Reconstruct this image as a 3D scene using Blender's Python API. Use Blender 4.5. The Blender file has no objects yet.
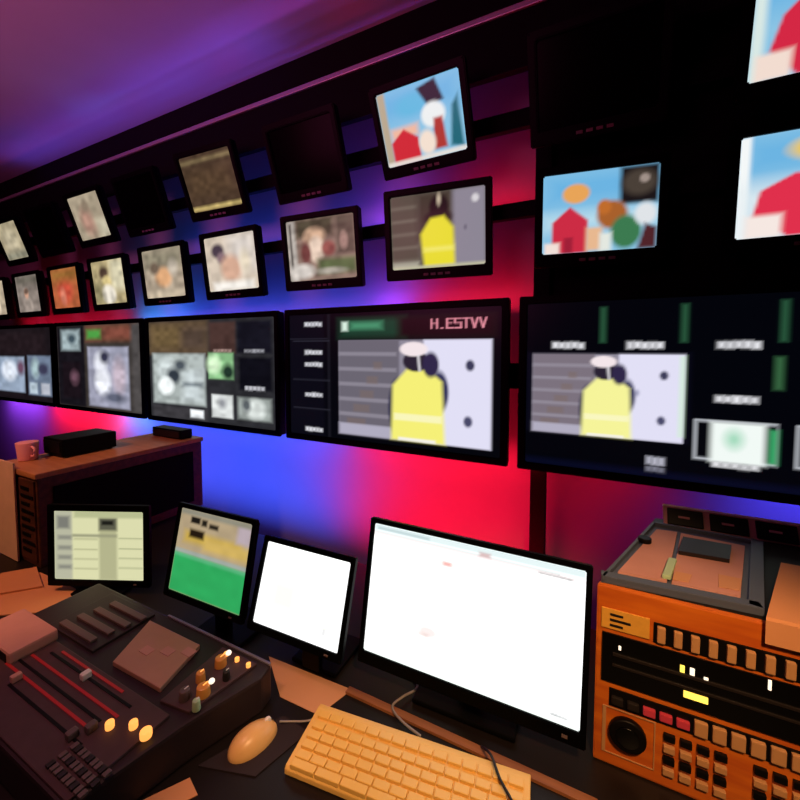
import bpy, bmesh, math, random
import numpy as np
from mathutils import Vector, Matrix, Euler
PI = math.pi
D = PI/180
C = bpy.context.scene.collection
rnd = random.Random(7)

# ------------------------------------------------------------------ colour and materials
def lin(h):
    h = h.lstrip('#')
    out = []
    for i in (0, 2, 4):
        c = int(h[i:i+2], 16)/255
        out.append(c/12.92 if c <= 0.04045 else ((c+0.055)/1.055)**2.4)
    return tuple(out)

def mat(name, col, rough=0.5, metal=0.0, spec=0.5, emit=None, es=1.0, noise=0.0, scale=40.0, bump=0.0):
    m = bpy.data.materials.new(name); m.use_nodes = True
    nt = m.node_tree; b = nt.nodes['Principled BSDF']
    rgb = lin(col) if isinstance(col, str) else col
    b.inputs['Base Color'].default_value = (*rgb, 1)
    b.inputs['Roughness'].default_value = rough
    b.inputs['Metallic'].default_value = metal
    b.inputs['Specular IOR Level'].default_value = spec
    if emit:
        e = lin(emit) if isinstance(emit, str) else emit
        b.inputs['Emission Color'].default_value = (*e, 1)
        b.inputs['Emission Strength'].default_value = es
    if noise or bump:
        tc = nt.nodes.new('ShaderNodeTexCoord'); n = nt.nodes.new('ShaderNodeTexNoise')
        n.inputs['Scale'].default_value = scale; n.inputs['Detail'].default_value = 4
        nt.links.new(tc.outputs['Object'], n.inputs['Vector'])
        if noise:
            mr = nt.nodes.new('ShaderNodeMapRange')
            mr.inputs['To Min'].default_value = 1-noise; mr.inputs['To Max'].default_value = 1+noise
            mx = nt.nodes.new('ShaderNodeMix'); mx.data_type = 'RGBA'; mx.blend_type = 'MULTIPLY'
            mx.inputs[0].default_value = 1
            nt.links.new(n.outputs['Fac'], mr.inputs['Value'])
            mx.inputs[6].default_value = (*rgb, 1)
            nt.links.new(mr.outputs['Result'], mx.inputs[7])
            nt.links.new(mx.outputs[2], b.inputs['Base Color'])
        if bump:
            bp = nt.nodes.new('ShaderNodeBump'); bp.inputs['Strength'].default_value = bump
            bp.inputs['Distance'].default_value = 0.002
            nt.links.new(n.outputs['Fac'], bp.inputs['Height']); nt.links.new(bp.outputs['Normal'], b.inputs['Normal'])
    return m

def wood(name, c1, c2, rough=0.45):
    m = mat(name, c1, rough); nt = m.node_tree; b = nt.nodes['Principled BSDF']
    tc = nt.nodes.new('ShaderNodeTexCoord'); mp = nt.nodes.new('ShaderNodeMapping')
    mp.inputs['Scale'].default_value = (2, 14, 14)
    n = nt.nodes.new('ShaderNodeTexNoise'); n.inputs['Scale'].default_value = 4; n.inputs['Detail'].default_value = 6
    cr = nt.nodes.new('ShaderNodeValToRGB')
    cr.color_ramp.elements[0].position = 0.35; cr.color_ramp.elements[1].position = 0.7
    cr.color_ramp.elements[0].color = (*lin(c1), 1); cr.color_ramp.elements[1].color = (*lin(c2), 1)
    nt.links.new(tc.outputs['Object'], mp.inputs['Vector']); nt.links.new(mp.outputs['Vector'], n.inputs['Vector'])
    nt.links.new(n.outputs['Fac'], cr.inputs['Fac']); nt.links.new(cr.outputs['Color'], b.inputs['Base Color'])
    return m

def glow_mat(name, strength):
    m = mat(name, '000000', 0.3, spec=0.15); nt = m.node_tree; b = nt.nodes['Principled BSDF']
    a = nt.nodes.new('ShaderNodeAttribute'); a.attribute_name = 'picture'
    nt.links.new(a.outputs['Color'], b.inputs['Emission Color'])
    b.inputs['Emission Strength'].default_value = strength
    return m

M = dict(
    black=mat('black_plastic', '060607', 0.5, spec=0.08, noise=0.15, scale=60),
    bezel=mat('black_bezel', '030304', 0.45, spec=0.06),
    off=mat('unlit_glass', '020202', 0.25, spec=0.04),
    steel=mat('black_steel', '040405', 0.65, spec=0.08, noise=0.2, scale=30),
    alu=mat('brushed_aluminium', 'a8a8b4', 0.4, 0.7),
    wall=mat('painted_wall', '76747c', 0.75, spec=0.2, noise=0.06, scale=6, bump=0.05),
    ceil=mat('ceiling_paint', 'a9a4a8', 0.85, spec=0.1, noise=0.05, scale=4),
    dark=mat('dark_wall_fabric', '070507', 0.9, spec=0.1, noise=0.2, scale=30),
    floor=mat('dark_carpet', '17141a', 0.95, spec=0.1, noise=0.3, scale=80, bump=0.3),
    desk=mat('dark_laminate', '16110f', 0.45, spec=0.3, noise=0.2, scale=14),
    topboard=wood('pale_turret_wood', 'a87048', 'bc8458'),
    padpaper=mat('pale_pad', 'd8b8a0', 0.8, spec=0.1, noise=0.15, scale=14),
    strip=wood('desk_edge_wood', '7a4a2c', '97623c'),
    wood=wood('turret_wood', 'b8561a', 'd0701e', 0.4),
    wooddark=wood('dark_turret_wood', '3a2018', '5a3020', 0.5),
    ivory=mat('ivory_plastic', 'e0b866', 0.45, noise=0.05, scale=30),
    ivorykey=mat('ivory_key', 'e2b860', 0.4, noise=0.04, scale=20),
    mouse=mat('cream_plastic', 'dcb070', 0.35),
    paper=mat('paper_tan', 'c49270', 0.8, spec=0.1, noise=0.05, scale=12),
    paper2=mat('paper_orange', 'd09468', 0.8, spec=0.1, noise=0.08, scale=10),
    pinkpaper=mat('paper_pinkish', 'c08f86', 0.8, spec=0.1, noise=0.12, scale=16),
    console=mat('console_charcoal', '2a1f22', 0.5, spec=0.35, noise=0.2, scale=25),
    cpanel=mat('console_panel', '4a363a', 0.55, spec=0.3, noise=0.2, scale=40),
    cplate=mat('tan_touch_plate', 'b08470', 0.5, noise=0.12, scale=18),
    key=mat('grey_button', '5c4c4c', 0.5),
    keydark=mat('dark_button', '1a1413', 0.5),
    keytan=mat('tan_button', 'b88a5c', 0.45),
    keyblack=mat('black_recess', '080606', 0.5, spec=0.2),
    display=mat('black_display', '050505', 0.2, spec=0.4),
    label=mat('yellow_label', 'd8a240', 0.5, noise=0.2, scale=60),
    bluegrey=mat('bluegrey_tray', '4a5468', 0.5, noise=0.1, scale=20),
    pink=mat('pink_cup', 'f0a8b8', 0.5),
    white=mat('white_plastic', 'e6e2e0', 0.4),
    green=mat('pale_green_plastic', 'a8c8a0', 0.5),
    redline=mat('red_fader_line', '7a1a1c', 0.4, emit='b01818', es=0.25),
    lamp_o=mat('lit_orange_lamp', 'ffb060', 0.3, emit='ffa850', es=1.3),
    lamp_w=mat('lit_white_lamp', 'ffffff', 0.3, emit='fff0d8', es=1.1),
    lamp_y=mat('lit_yellow_lamp', 'ffe060', 0.3, emit='ffe060', es=1.2),
    lamp_r=mat('lit_red_lamp', 'b03030', 0.4, emit='d04050', es=0.12),
    brass=mat('amber_knob', 'e09a48', 0.25, spec=0.6),
    cable=mat('grey_cable', '8a8480', 0.5),
    cableb=mat('black_cable', '0c0c0c', 0.5),
    screen=glow_mat('lit_screen', 1.0),
    bright=glow_mat('bright_lit_screen', 1.25),
)

# ------------------------------------------------------------------ mesh helpers
class MB:
    def __init__(self): self.bm = bmesh.new()
    def _add(self, tmp, mtx=None):
        if mtx is not None: bmesh.ops.transform(tmp, matrix=mtx, verts=tmp.verts)
        me = bpy.data.meshes.new('t'); tmp.to_mesh(me); tmp.free()
        self.bm.from_mesh(me); bpy.data.meshes.remove(me)
    def box(self, x0, x1, y0, y1, z0, z1, bev=0.0, mtx=None):
        t = bmesh.new()
        bmesh.ops.create_cube(t, size=1)
        bmesh.ops.scale(t, vec=(x1-x0, y1-y0, z1-z0), verts=t.verts)
        bmesh.ops.translate(t, vec=((x0+x1)/2, (y0+y1)/2, (z0+z1)/2), verts=t.verts)
        if bev: bmesh.ops.bevel(t, geom=t.edges[:], offset=bev, segments=2, profile=0.6, affect='EDGES')
        self._add(t, mtx); return self
    def prism(self, pts, z0, z1, bev=0.0, mtx=None):
        t = bmesh.new()
        f = t.faces.new([t.verts.new((p[0], p[1], z0)) for p in pts])
        r = bmesh.ops.extrude_face_region(t, geom=[f])
        bmesh.ops.translate(t, vec=(0, 0, z1-z0), verts=[v for v in r['geom'] if isinstance(v, bmesh.types.BMVert)])
        bmesh.ops.recalc_face_normals(t, faces=t.faces)
        if bev: bmesh.ops.bevel(t, geom=t.edges[:], offset=bev, segments=2, profile=0.6, affect='EDGES')
        self._add(t, mtx); return self
    def cyl(self, p, r, h, axis='Z', r2=None, seg=24, bev=0.0):
        t = bmesh.new()
        bmesh.ops.create_cone(t, cap_ends=True, segments=seg, radius1=r, radius2=r if r2 is None else r2, depth=h)
        if bev:
            ed = [e for e in t.edges if abs(e.verts[0].co.z-e.verts[1].co.z) < 1e-6 and len(e.link_faces) == 2]
            bmesh.ops.bevel(t, geom=ed, offset=bev, segments=2, profile=0.6, affect='EDGES')
        mtx = Matrix.Translation(p)
        if axis == 'Y': mtx = mtx @ Matrix.Rotation(PI/2, 4, 'X')
        if axis == 'X': mtx = mtx @ Matrix.Rotation(PI/2, 4, 'Y')
        self._add(t, mtx); return self
    def ell(self, p, rx, ry, rz, mtx=None):
        t = bmesh.new(); bmesh.ops.create_uvsphere(t, u_segments=24, v_segments=14, radius=1)
        m = Matrix.Translation(p) @ Matrix.Diagonal((rx, ry, rz, 1))
        self._add(t, (mtx @ m) if mtx is not None else m); return self
    def taper(self, x0, x1, z0, z1, yf, yb, k, dz=0.0, bev=0.004):
        """casing: full size at yf, scaled by k at yb"""
        cx, cz = (x0+x1)/2, (z0+z1)/2+dz
        t = bmesh.new(); q = []
        ym = yf+(yb-yf)*0.35
        for y, s in ((yf, 1), (ym, 1), (yb, k)):
            q.append([t.verts.new((cx+(x-cx)*s, y, cz+(z-cz)*s)) for x, z in ((x0, z0), (x1, z0), (x1, z1), (x0, z1))])
        t.faces.new(q[0]); t.faces.new(q[2][::-1])
        for a in (0, 1):
            for i in range(4):
                j = (i+1) % 4; t.faces.new((q[a][j], q[a][i], q[a+1][i], q[a+1][j]))
        bmesh.ops.recalc_face_normals(t, faces=t.faces)
        if bev: bmesh.ops.bevel(t, geom=t.edges[:], offset=bev, segments=2, affect='EDGES')
        self._add(t); return self
    def ring(self, x0, x1, z0, z1, ix0, ix1, iz0, iz1, y0, y1, bev=0.003):
        """rectangular frame in the XZ plane, front at y0 and back at y1"""
        t = bmesh.new()
        o = ((x0, z0), (x1, z0), (x1, z1), (x0, z1)); n = ((ix0, iz0), (ix1, iz0), (ix1, iz1), (ix0, iz1))
        V = {}
        for a, y in (('f', y0), ('b', y1)):
            V['o'+a] = [t.verts.new((x, y, z)) for x, z in o]; V['i'+a] = [t.verts.new((x, y, z)) for x, z in n]
        for i in range(4):
            j = (i+1) % 4
            t.faces.new((V['of'][i], V['of'][j], V['if'][j], V['if'][i]))
            t.faces.new((V['ob'][j], V['ob'][i], V['ib'][i], V['ib'][j]))
            t.faces.new((V['of'][j], V['of'][i], V['ob'][i], V['ob'][j]))
            t.faces.new((V['if'][i], V['if'][j], V['ib'][j], V['ib'][i]))
        bmesh.ops.recalc_face_normals(t, faces=t.faces)
        if bev: bmesh.ops.bevel(t, geom=t.edges[:], offset=bev, segments=2, affect='EDGES')
        self._add(t); return self
    def tube(self, pts, r, seg=8):
        t = bmesh.new(); pts = [Vector(p) for p in pts]; rings = []
        for i, p in enumerate(pts):
            d = (pts[min(i+1, len(pts)-1)]-pts[max(i-1, 0)]).normalized()
            u = d.cross(Vector((0, 0, 1)))
            if u.length < 1e-4: u = Vector((1, 0, 0))
            u.normalize(); w = d.cross(u)
            rings.append([t.verts.new(p+u*math.cos(a)*r+w*math.sin(a)*r) for a in [2*PI*k/seg for k in range(seg)]])
        for a, b in zip(rings, rings[1:]):
            for k in range(seg):
                t.faces.new((a[k], a[(k+1) % seg], b[(k+1) % seg], b[k]))
        t.faces.new(rings[0][::-1]); t.faces.new(rings[-1])
        bmesh.ops.recalc_face_normals(t, faces=t.faces)
        self._add(t); return self
    def build(self, name, m, parent=None, smooth=False):
        me = bpy.data.meshes.new(name); self.bm.to_mesh(me); self.bm.free()
        if smooth:
            for p in me.polygons: p.use_smooth = True
        me.materials.append(m)
        o = bpy.data.objects.new(name, me); C.objects.link(o)
        if parent: o.parent = parent
        return o

def spline(ctrl, n=10):
    P = [Vector(p) for p in ctrl]; P = [P[0]]+P+[P[-1]]; out = []
    for i in range(1, len(P)-2):
        for k in range(n):
            t = k/n; a, b, c, d = P[i-1], P[i], P[i+1], P[i+2]
            out.append(0.5*((2*b)+(c-a)*t+(2*a-5*b+4*c-d)*t*t+(3*b-a-3*c+d)*t**3))
    out.append(P[-2]); return out

def tag(o, label, cat, group=None):
    o['label'] = label; o['category'] = cat
    if group: o['group'] = group
    return o

def thing(name, label, cat, loc=(0, 0, 0), rot=(0, 0, 0), group=None):
    o = bpy.data.objects.new(name, None); C.objects.link(o)
    o.location = loc; o.rotation_euler = rot; o.empty_display_size = 0.05
    return tag(o, label, cat, group)

def struct(name, mb, m, parent=None):
    o = mb.build(name, m, parent)
    if parent is None: o['kind'] = 'structure'
    return o

# ------------------------------------------------------------------ pictures shown on the screens
class Pic:
    """a picture painted on a grid of points; u to the right, v upwards, 0..1"""
    def __init__(s, nx, ny, col):
        s.nx, s.ny = nx, ny
        s.U, s.V = np.meshgrid(np.linspace(0, 1, nx), np.linspace(0, 1, ny))
        s.I = np.ones((ny, nx, 3))*np.array(lin(col))
    def _mix(s, d, col, soft, a):
        m = np.clip(0.5-d/soft, 0, 1)[..., None]*a
        s.I = s.I*(1-m)+np.array(lin(col) if isinstance(col, str) else col)*m
        return s
    def rect(s, u0, v0, u1, v1, col, soft=0.012, a=1):
        d = np.maximum(np.abs(s.U-(u0+u1)/2)-abs(u1-u0)/2, np.abs(s.V-(v0+v1)/2)-abs(v1-v0)/2)
        return s._mix(d, col, soft, a)
    def ell(s, cu, cv, ru, rv, col, soft=0.03, a=1):
        d = (np.sqrt(((s.U-cu)/ru)**2+((s.V-cv)/rv)**2)-1)*min(ru, rv)
        return s._mix(d, col, soft, a)
    def poly(s, pts, col, soft=0.015, a=1):
        d = np.full(s.U.shape, -9.0); n = len(pts)
        area = sum(pts[i][0]*pts[(i+1) % n][1]-pts[(i+1) % n][0]*pts[i][1] for i in range(n))
        if area < 0: pts = pts[::-1]
        for i in range(n):
            (x0, y0), (x1, y1) = pts[i], pts[(i+1) % n]
            L = math.hypot(x1-x0, y1-y0) or 1
            d = np.maximum(d, ((y1-y0)*(s.U-x0)-(x1-x0)*(s.V-y0))/L)
        return s._mix(d, col, soft, a)
    def line(s, u0, v0, u1, v1, w, col, soft=0.006, a=1):
        dx, dy = u1-u0, v1-v0; L2 = dx*dx+dy*dy or 1e-9
        t = np.clip(((s.U-u0)*dx+(s.V-v0)*dy)/L2, 0, 1)
        return s._mix(np.hypot(s.U-u0-t*dx, s.V-v0-t*dy)-w/2, col, soft, a)
    def blur_noise(s, amt, n, seed, tint=(1, 1, 1)):
        r = np.random.RandomState(seed); g = r.rand(n+2, n+2)
        gx = s.U*n; gy = s.V*n; ix = gx.astype(int); iy = gy.astype(int); fx = gx-ix; fy = gy-iy
        fx = fx*fx*(3-2*fx); fy = fy*fy*(3-2*fy)
        v = (g[iy, ix]*(1-fx)+g[iy, ix+1]*fx)*(1-fy)+(g[iy+1, ix]*(1-fx)+g[iy+1, ix+1]*fx)*fy
        s.I = np.clip(s.I*(1+amt*(v[..., None]-0.5)*2*np.array(tint)), 0, 4); return s
    def marks(s, u, v, w, h, col, seed=0, n=5):
        """a soft unreadable caption"""
        r = random.Random(seed); x = u-w/2; step = w/n
        for k in range(n):
            s.rect(x+step*(k+.08), v-h/2*r.uniform(.7, 1), x+step*(k+.9), v+h/2*r.uniform(.7, 1), col, 0.014, r.uniform(.75, 1))
        return s

def vest_scene(p, u0, v0, u1, v1, cu=0.55, wall='8f8a9a', shelf='6b6672', board='e2e0f6', vest='f6f078', scale=1.0):
    """a person seen from behind in a yellow vest, between shelves and a pale board"""
    X = lambda u: u0+(u1-u0)*u
    Y = lambda v: v0+(v1-v0)*v
    w, h = u1-u0, v1-v0; so = 0.02*max(w, .5)
    p.rect(u0, v0, u1, v1, wall, 0.01)
    p.rect(u0, v0, X(.44), v1, shelf, so)
    for k in range(5):
        p.rect(u0, Y(.2+.16*k), X(.42), Y(.24+.16*k), 'a09aa8', so, .55)
        p.rect(X(.06+.05*k), Y(.1+.15*k), X(.2+.03*k), Y(.18+.15*k), '7d6a62', so, .5)
    p.rect(u0, v0, X(.44), Y(.12), 'b6b2c6', so*1.5, .9)
    p.rect(X(.60), v0, u1, v1, board, so)
    p.ell(X(.88), Y(.76), .025*w, .05*h, '3c3c58', so*.8); p.ell(X(.87), Y(.24), .025*w, .05*h, '4a4a6a', so*.8)
    p.ell(X(.72), Y(.55), .012*w, .03*h, '9a9ab8', so)
    S = scale; c = X(cu)
    p.ell(c-.13*w*S, Y(.32), .06*w*S, .28*h, '2a2a4c', so); p.ell(c+.14*w*S, Y(.50), .06*w*S, .2*h, '34345c', so)
    p.poly([(c-.06*w*S, Y(.72)), (c+.07*w*S, Y(.72)), (c+.16*w*S, Y(.60)), (c+.18*w*S, Y(.0)), (c-.17*w*S, Y(.0)), (c-.16*w*S, Y(.55))], vest, so*1.6)
    p.rect(c-.15*w*S, Y(.20), c+.16*w*S, Y(.27), 'fbf8c8', so, .8)
    p.ell(c-.005*w, Y(.79), .085*w*S, .1*h, '2b2334', so); p.ell(c+.09*w*S, Y(.76), .05*w*S, .12*h, '30284a', so)
    p.ell(c-.02*w, Y(.91), .09*w*S, .07*h, 'f4e6ea', so); p.line(c+.01*w, Y(.85), c+.02*w, Y(.7), .012*w, 'e8e4ea', so)
    p.rect(c-.12*w, v0, c+.12*w, Y(.03), 'f6f3ee', so)
    return p

GLY = {'H': [(0,0,0,1),(1,0,1,1),(0,.5,1,.5)], '.': [(.4,0,.6,0)], 'E': [(0,0,0,1),(0,1,1,1),(0,.5,.8,.5),(0,0,1,0)],
       'S': [(1,1,0,1),(0,1,0,.5),(0,.5,1,.5),(1,.5,1,0),(1,0,0,0)], 'T': [(0,1,1,1),(.5,0,.5,1)], 'V': [(0,1,.5,0),(.5,0,1,1)]}
def word(p, txt, u, v, cw, ch, col, wd=.008):
    for i, c in enumerate(txt):
        x = u+i*cw*1.35
        for a, b, c2, d in GLY[c]: p.line(x+a*cw, v+b*ch, x+c2*cw, v+d*ch, wd, col, .006)

def screen_mesh(name, pic, x0, x1, z0, z1, y, m, parent, bulge=0.0):
    nx, ny = pic.nx, pic.ny
    xs = np.linspace(x0, x1, nx); zs = np.linspace(z0, z1, ny)
    vs = []; cx, cz = (x0+x1)/2, (z0+z1)/2; hx, hz = (x1-x0)/2, (z1-z0)/2
    for z in zs:
        for x in xs:
            b = bulge*(1-((x-cx)/hx)**2)*(1-((z-cz)/hz)**2)
            vs.append((x, y-b, z))
    fs = [(j*nx+i, j*nx+i+1, (j+1)*nx+i+1, (j+1)*nx+i) for j in range(ny-1) for i in range(nx-1)]
    me = bpy.data.meshes.new(name); me.from_pydata(vs, [], fs)
    at = me.color_attributes.new('picture', 'FLOAT_COLOR', 'POINT')
    buf = np.ones((nx*ny, 4), dtype=np.float32); buf[:, :3] = pic.I.reshape(-1, 3)
    at.data.foreach_set('color', buf.ravel())
    for q in me.polygons: q.use_smooth = True
    me.materials.append(m)
    o = bpy.data.objects.new(name, me); C.objects.link(o); o.parent = parent
    return o

# ------------------------------------------------------------------ the room
WALL = 0.26; CEIL = 2.925; X0, X1, Y0 = -6.6, 2.0, -3.4
struct('floor', MB().box(X0-.1, X1+.1, Y0-.1, WALL+.1, -0.1, 0), M['floor'])
struct('ceiling', MB().box(X0-.1, X1+.1, Y0-.1, WALL+.1, CEIL, CEIL+.1), M['ceil'])
struct('wall_back', MB().box(X0-.1, X1+.1, WALL, WALL+.1, 0, CEIL), M['wall'])
struct('wall_left', MB().box(X0-.1, X0, Y0, WALL, 0, CEIL), M['dark'])
struct('wall_right', MB().box(X1, X1+.1, Y0, WALL, 0, CEIL), M['dark'])
struct('wall_front', MB().box(X0-.1, X1+.1, Y0-.1, Y0, 0, CEIL), M['dark'])
struct('shade_band_1', MB().box(X0, X1, .10, WALL, 2.745, CEIL), M['dark'])  # shade of the unlit wall above the frame, put in as a black band

# black steel frame the monitors hang on
fr = thing('monitor_frame', 'black steel frame carrying the rows of monitors along the wall', 'frame', (0, 0, 0))
MB().box(-6.2, 1.6, .02, .05, 2.50, 2.70, .004).build('fascia', M['steel'], fr)
tr = MB().box(-6.2, -.2, .012, .06, 2.70, 2.722, .003).build('rail_cap', M['alu'], fr); tr['label'] = 'thin metal cap strip along the top of the frame'
MB().box(-6.2, 1.6, .10, .13, 2.335, 2.405, .004).build('rail', M['steel'], fr)
MB().box(-6.2, 1.6, .10, .13, 2.00, 2.06, .004).build('rail', M['steel'], fr)
MB().box(-6.2, 1.6, .10, .13, 1.34, 1.44, .004).build('rail', M['steel'], fr)
for x in (-5.9, -.215, 1.4):
    MB().box(x-.03, x+.03, .132, .162, 0, 2.69, .004).build('post', M['steel'], fr)
    MB().box(x-.015, x+.015, .045, .135, 2.58, 2.61, .002).build('fascia_bracket', M['steel'], fr)
MB().box(-.235, 1.55, .166, .178, 1.68, 2.69, .003).build('shade_panel', M['steel'], fr)  # black sheet standing in for unlit wall behind the right-hand monitors

# ------------------------------------------------------------------ wide displays in the bottom row
DW, DH, DZ = 1.03, 0.575, 1.37
def wide_display(x, pic, label):
    t = thing('mounted_display', label, 'display', (x, 0, DZ), group='wide displays in the bottom row')
    b = .028
    MB().box(-DW/2-b+.004, DW/2+b-.004, .012, .055, -DH/2-b+.004, DH/2+b-.004, .006).box(-.3, .3, .05, .075, -.2, .2, .006).build('casing', M['black'], t)
    MB().ring(-DW/2-b, DW/2+b, -DH/2-b, DH/2+b, -DW/2, DW/2, -DH/2, DH/2, 0, .02, .003).build('bezel', M['bezel'], t)
    screen_mesh('screen', pic, -DW/2, DW/2, -DH/2, DH/2, .008, M['screen'], t)
    MB().box(-.16, -.10, .074, .098, -.12, .06).box(.10, .16, .074, .098, -.12, .06).build('mounting_bracket', M['steel'], t)
    return t

# D: the vest picture with a caption column and a title bar
p = Pic(200, 112, '05060c')
p.rect(.0, 0, .2, 1, '0a0a14', .02)
for v, s in ((.92, 1), (.69, 2), (.59, 3), (.34, 4), (.05, 5)): p.marks(.14, v, .10, .035, 'e8e8f0', s)
p.rect(.0, .8, .22, .803, '2a2a36', .01); p.rect(.22, .0, .235, 1, '16161e', .01)
for v in (.22, .46, .78): p.rect(.02, v, .23, v+.006, '30303c', .01)
p.rect(.29, .80, .98, .96, '0c1210', .02); p.rect(.29, .81, .60, .95, '163c2c', .06); p.rect(.58, .81, .98, .95, '1c0a0e', .05)
p.rect(.30, .86, .33, .93, 'd8f0e0', .02); p.rect(.345, .87, .50, .925, '4c9c74', .04, .8)
word(p, 'H.ESTVV', .725, .865, .024, .065, 'e890a0', .007)
vest_scene(p, .283, .045, .965, .785, .555)
wide_display(-.852, p, 'wide display with a person in a yellow vest under a green and red title bar')

# C
p = Pic(150, 84, '2c2c30')
p.rect(0, .66, .52, 1, '5c4a38', .05).rect(.02, .72, .3, .95, '6e5a3c', .1).rect(.3, .72, .5, .92, '54443a', .1)
p.rect(.53, .68, .73, .97, '4a3430', .03).marks(.63, .70, .14, .03, 'b89890', 3)
p.rect(.74, .68, .98, .97, '15151f', .03).marks(.86, .70, .14, .03, 'a8a8b0', 4)
p.rect(.75, .34, .98, .64, '0e0e16', .03).marks(.86, .36, .14, .04, 'c8c8d0', 5)
p.rect(.03, .15, .49, .67, 'a9b2b0', .03).ell(.16, .5, .09, .12, 'd4dede', .05).ell(.22, .44, .06, .08, '38404a', .05).ell(.15, .33, .07, .09, 'f4fafa', .04)
p.rect(.3, .2, .46, .5, 'c6d0d2', .08).ell(.28, .55, .05, .05, '4c545c', .05).rect(.30, .34, .47, .38, '7c868c', .04)
p.rect(.52, .43, .71, .68, '8fc48c', .02).ell(.56, .57, .05, .08, 'd8f4cc', .05).ell(.67, .5, .045, .07, '20342a', .04)
p.rect(.54, .06, .70, .28, 'dfe3e2', .02).ell(.62, .2, .03, .05, '8a8c92', .04)
p.rect(.74, .07, .97, .27, '9ea6a2', .03).ell(.86, .17, .07, .09, 'dfe6e2', .04).ell(.8, .2, .03, .06, '565c60', .03)
p.rect(.02, .0, .50, .12, '3c3a3e', .03).rect(.36, .03, .47, .11, 'f0f4f8', .02)
p.blur_noise(.25, 24, 5)
wide_display(-1.98, p, 'wide display split into a large grey picture and small tiles including a green one')
# B
p = Pic(130, 74, '3c3632')
p.rect(0, 0, .36, 1, '17141a', .03).rect(.06, .70, .30, .95, '9fb0b4', .05).ell(.2, .84, .05, .06, '40505a', .05).rect(.06, .1, .3, .55, '1a1218', .04).ell(.22, .36, .05, .08, '6a4a58', .06)
p.rect(.38, .8, .95, 1, '6a4436', .05).rect(.40, .84, .56, .94, '4c9a44', .05).rect(.62, .84, .9, .96, '80493c', .06)
p.rect(.40, .03, .87, .74, '9fa0b4', .03).ell(.55, .55, .07, .12, 'eef0fa', .06).ell(.6, .62, .05, .07, '34344a', .05).ell(.57, .33, .09, .15, 'f4f6ff', .06).ell(.76, .4, .07, .2, 'c2b2c0', .06).ell(.7, .15, .12, .06, '5a5e70', .06)
p.rect(.9, 0, 1, 1, '4e4a4a', .05).blur_noise(.25, 20, 8)
wide_display(-3.1, p, 'wide display with a bright picture on the screen and a small green strip above it')
# A
p = Pic(110, 62, '1a1418')
p.rect(.1, .66, .9, .95, '241a1e', .1).rect(.0, .1, .56, .6, '96a6bc', .03).ell(.3, .4, .13, .14, 'dfe6f2', .08).ell(.5, .45, .06, .1, '6a4a60', .06)
p.rect(.62, .08, .98, .62, '6c7a90', .03).ell(.74, .45, .06, .12, 'a8c0c4', .06).rect(.64, .1, .76, .25, 'b4c4d0', .03).rect(.82, .1, .95, .25, 'b8bcc8', .03).ell(.86, .44, .08, .08, '3c3c54', .06)
p.blur_noise(.25, 16, 9)
wide_display(-4.22, p, 'small-looking wide display showing two bluish pictures at the far end of the row')
# E
p = Pic(200, 112, '03040a')
for u in (.238, .457, .684): p.rect(u-.006, .76, u+.006, .96, '2c5c40', .02)
p.rect(.67, .52, .685, .68, '3a6a44', .02)
for u, v, s in ((.134, .742, 1), (.356, .742, 2), (.587, .742, 3), (.587, .46, 4), (.86, .742, 6), (.86, .46, 7)): p.marks(u, v, .10, .04, 'f4f4fa', s)
p.rect(.0, .205, .475, .70, '0a0a18', .02)
vest_scene(p, .022, .205, .462, .69, .52, shelf='7c727e', vest='f6f49a', scale=.95)
p.rect(.450, .24, .462, .68, 'd0f0d0', .015, .8)
p.marks(.393, .095, .05, .05, 'c8c8d8', 9, 3); p.marks(.393, .045, .05, .03, '8a8a9a', 10, 3)
for a in (.49, .72):
    p.rect(a, .13, a+.19, .345, 'c8ccd4', .012).rect(a+.006, .14, a+.19, .335, '05060c', .012)
    p.rect(a+.04, .125, a+.165, .335, 'f2faf6', .02).ell(a+.095, .25, .02, .045, 'a8dcc0', .03).marks(a+.1, .11, .11, .03, 'e8e8ec', 11)
    p.rect(a+.175, .14, a+.19, .31, '40b070', .02)
p.rect(.0, .0, 1, .03, '0c1030', .05, .6)
wide_display(.27, p, 'wide display of mostly dark tiles and a yellow vest picture, above the wooden turret')

# ------------------------------------------------------------------ small 4:3 monitors in the two upper rows
def video_monitor(x, y, z, tilt, yaw, w, pic, label, group, small=False):
    t = thing('mounted_monitor', label, 'monitor', (x, y, z), (tilt*D, 0, yaw*D), group)
    h = w*.75; b = .026; bb = .044
    MB().taper(-w/2-b+.003, w/2+b-.003, -h/2-bb+.003, h/2+b-.003, .021, .085, .62, 0.0).build('casing', M['black'], t)
    MB().ring(-w/2-b, w/2+b, -h/2-bb, h/2+b, -w/2, w/2, -h/2, h/2, 0, .022, .004).build('bezel', M['bezel'], t)
    screen_mesh('screen', pic, -w/2, w/2, -h/2, h/2, .013, M['screen'] if pic.lit else M['off'], t, .006)
    if not small:
        for k in range(4):
            MB().box(-.055+.03*k, -.035+.03*k, -.003, .004, -h/2-.030, -h/2-.020, .001).build('button', M['key'], t)
    return t

def mpic(base, n=44):
    q = Pic(n, int(n*.75), base); q.lit = True; return q
def off_pic():
    q = Pic(4, 3, '000000'); q.lit = False; return q

def person_blur(p, cu, cv, coat, hair='3a2c2c', skin='d0a088', s=1.0):
    p.ell(cu, cv-.34*s, .2*s, .28*s, coat, .08); p.ell(cu, cv, .09*s, .13*s, skin, .06); p.ell(cu, cv+.07*s, .1*s, .08*s, hair, .06)
    return p

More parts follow.
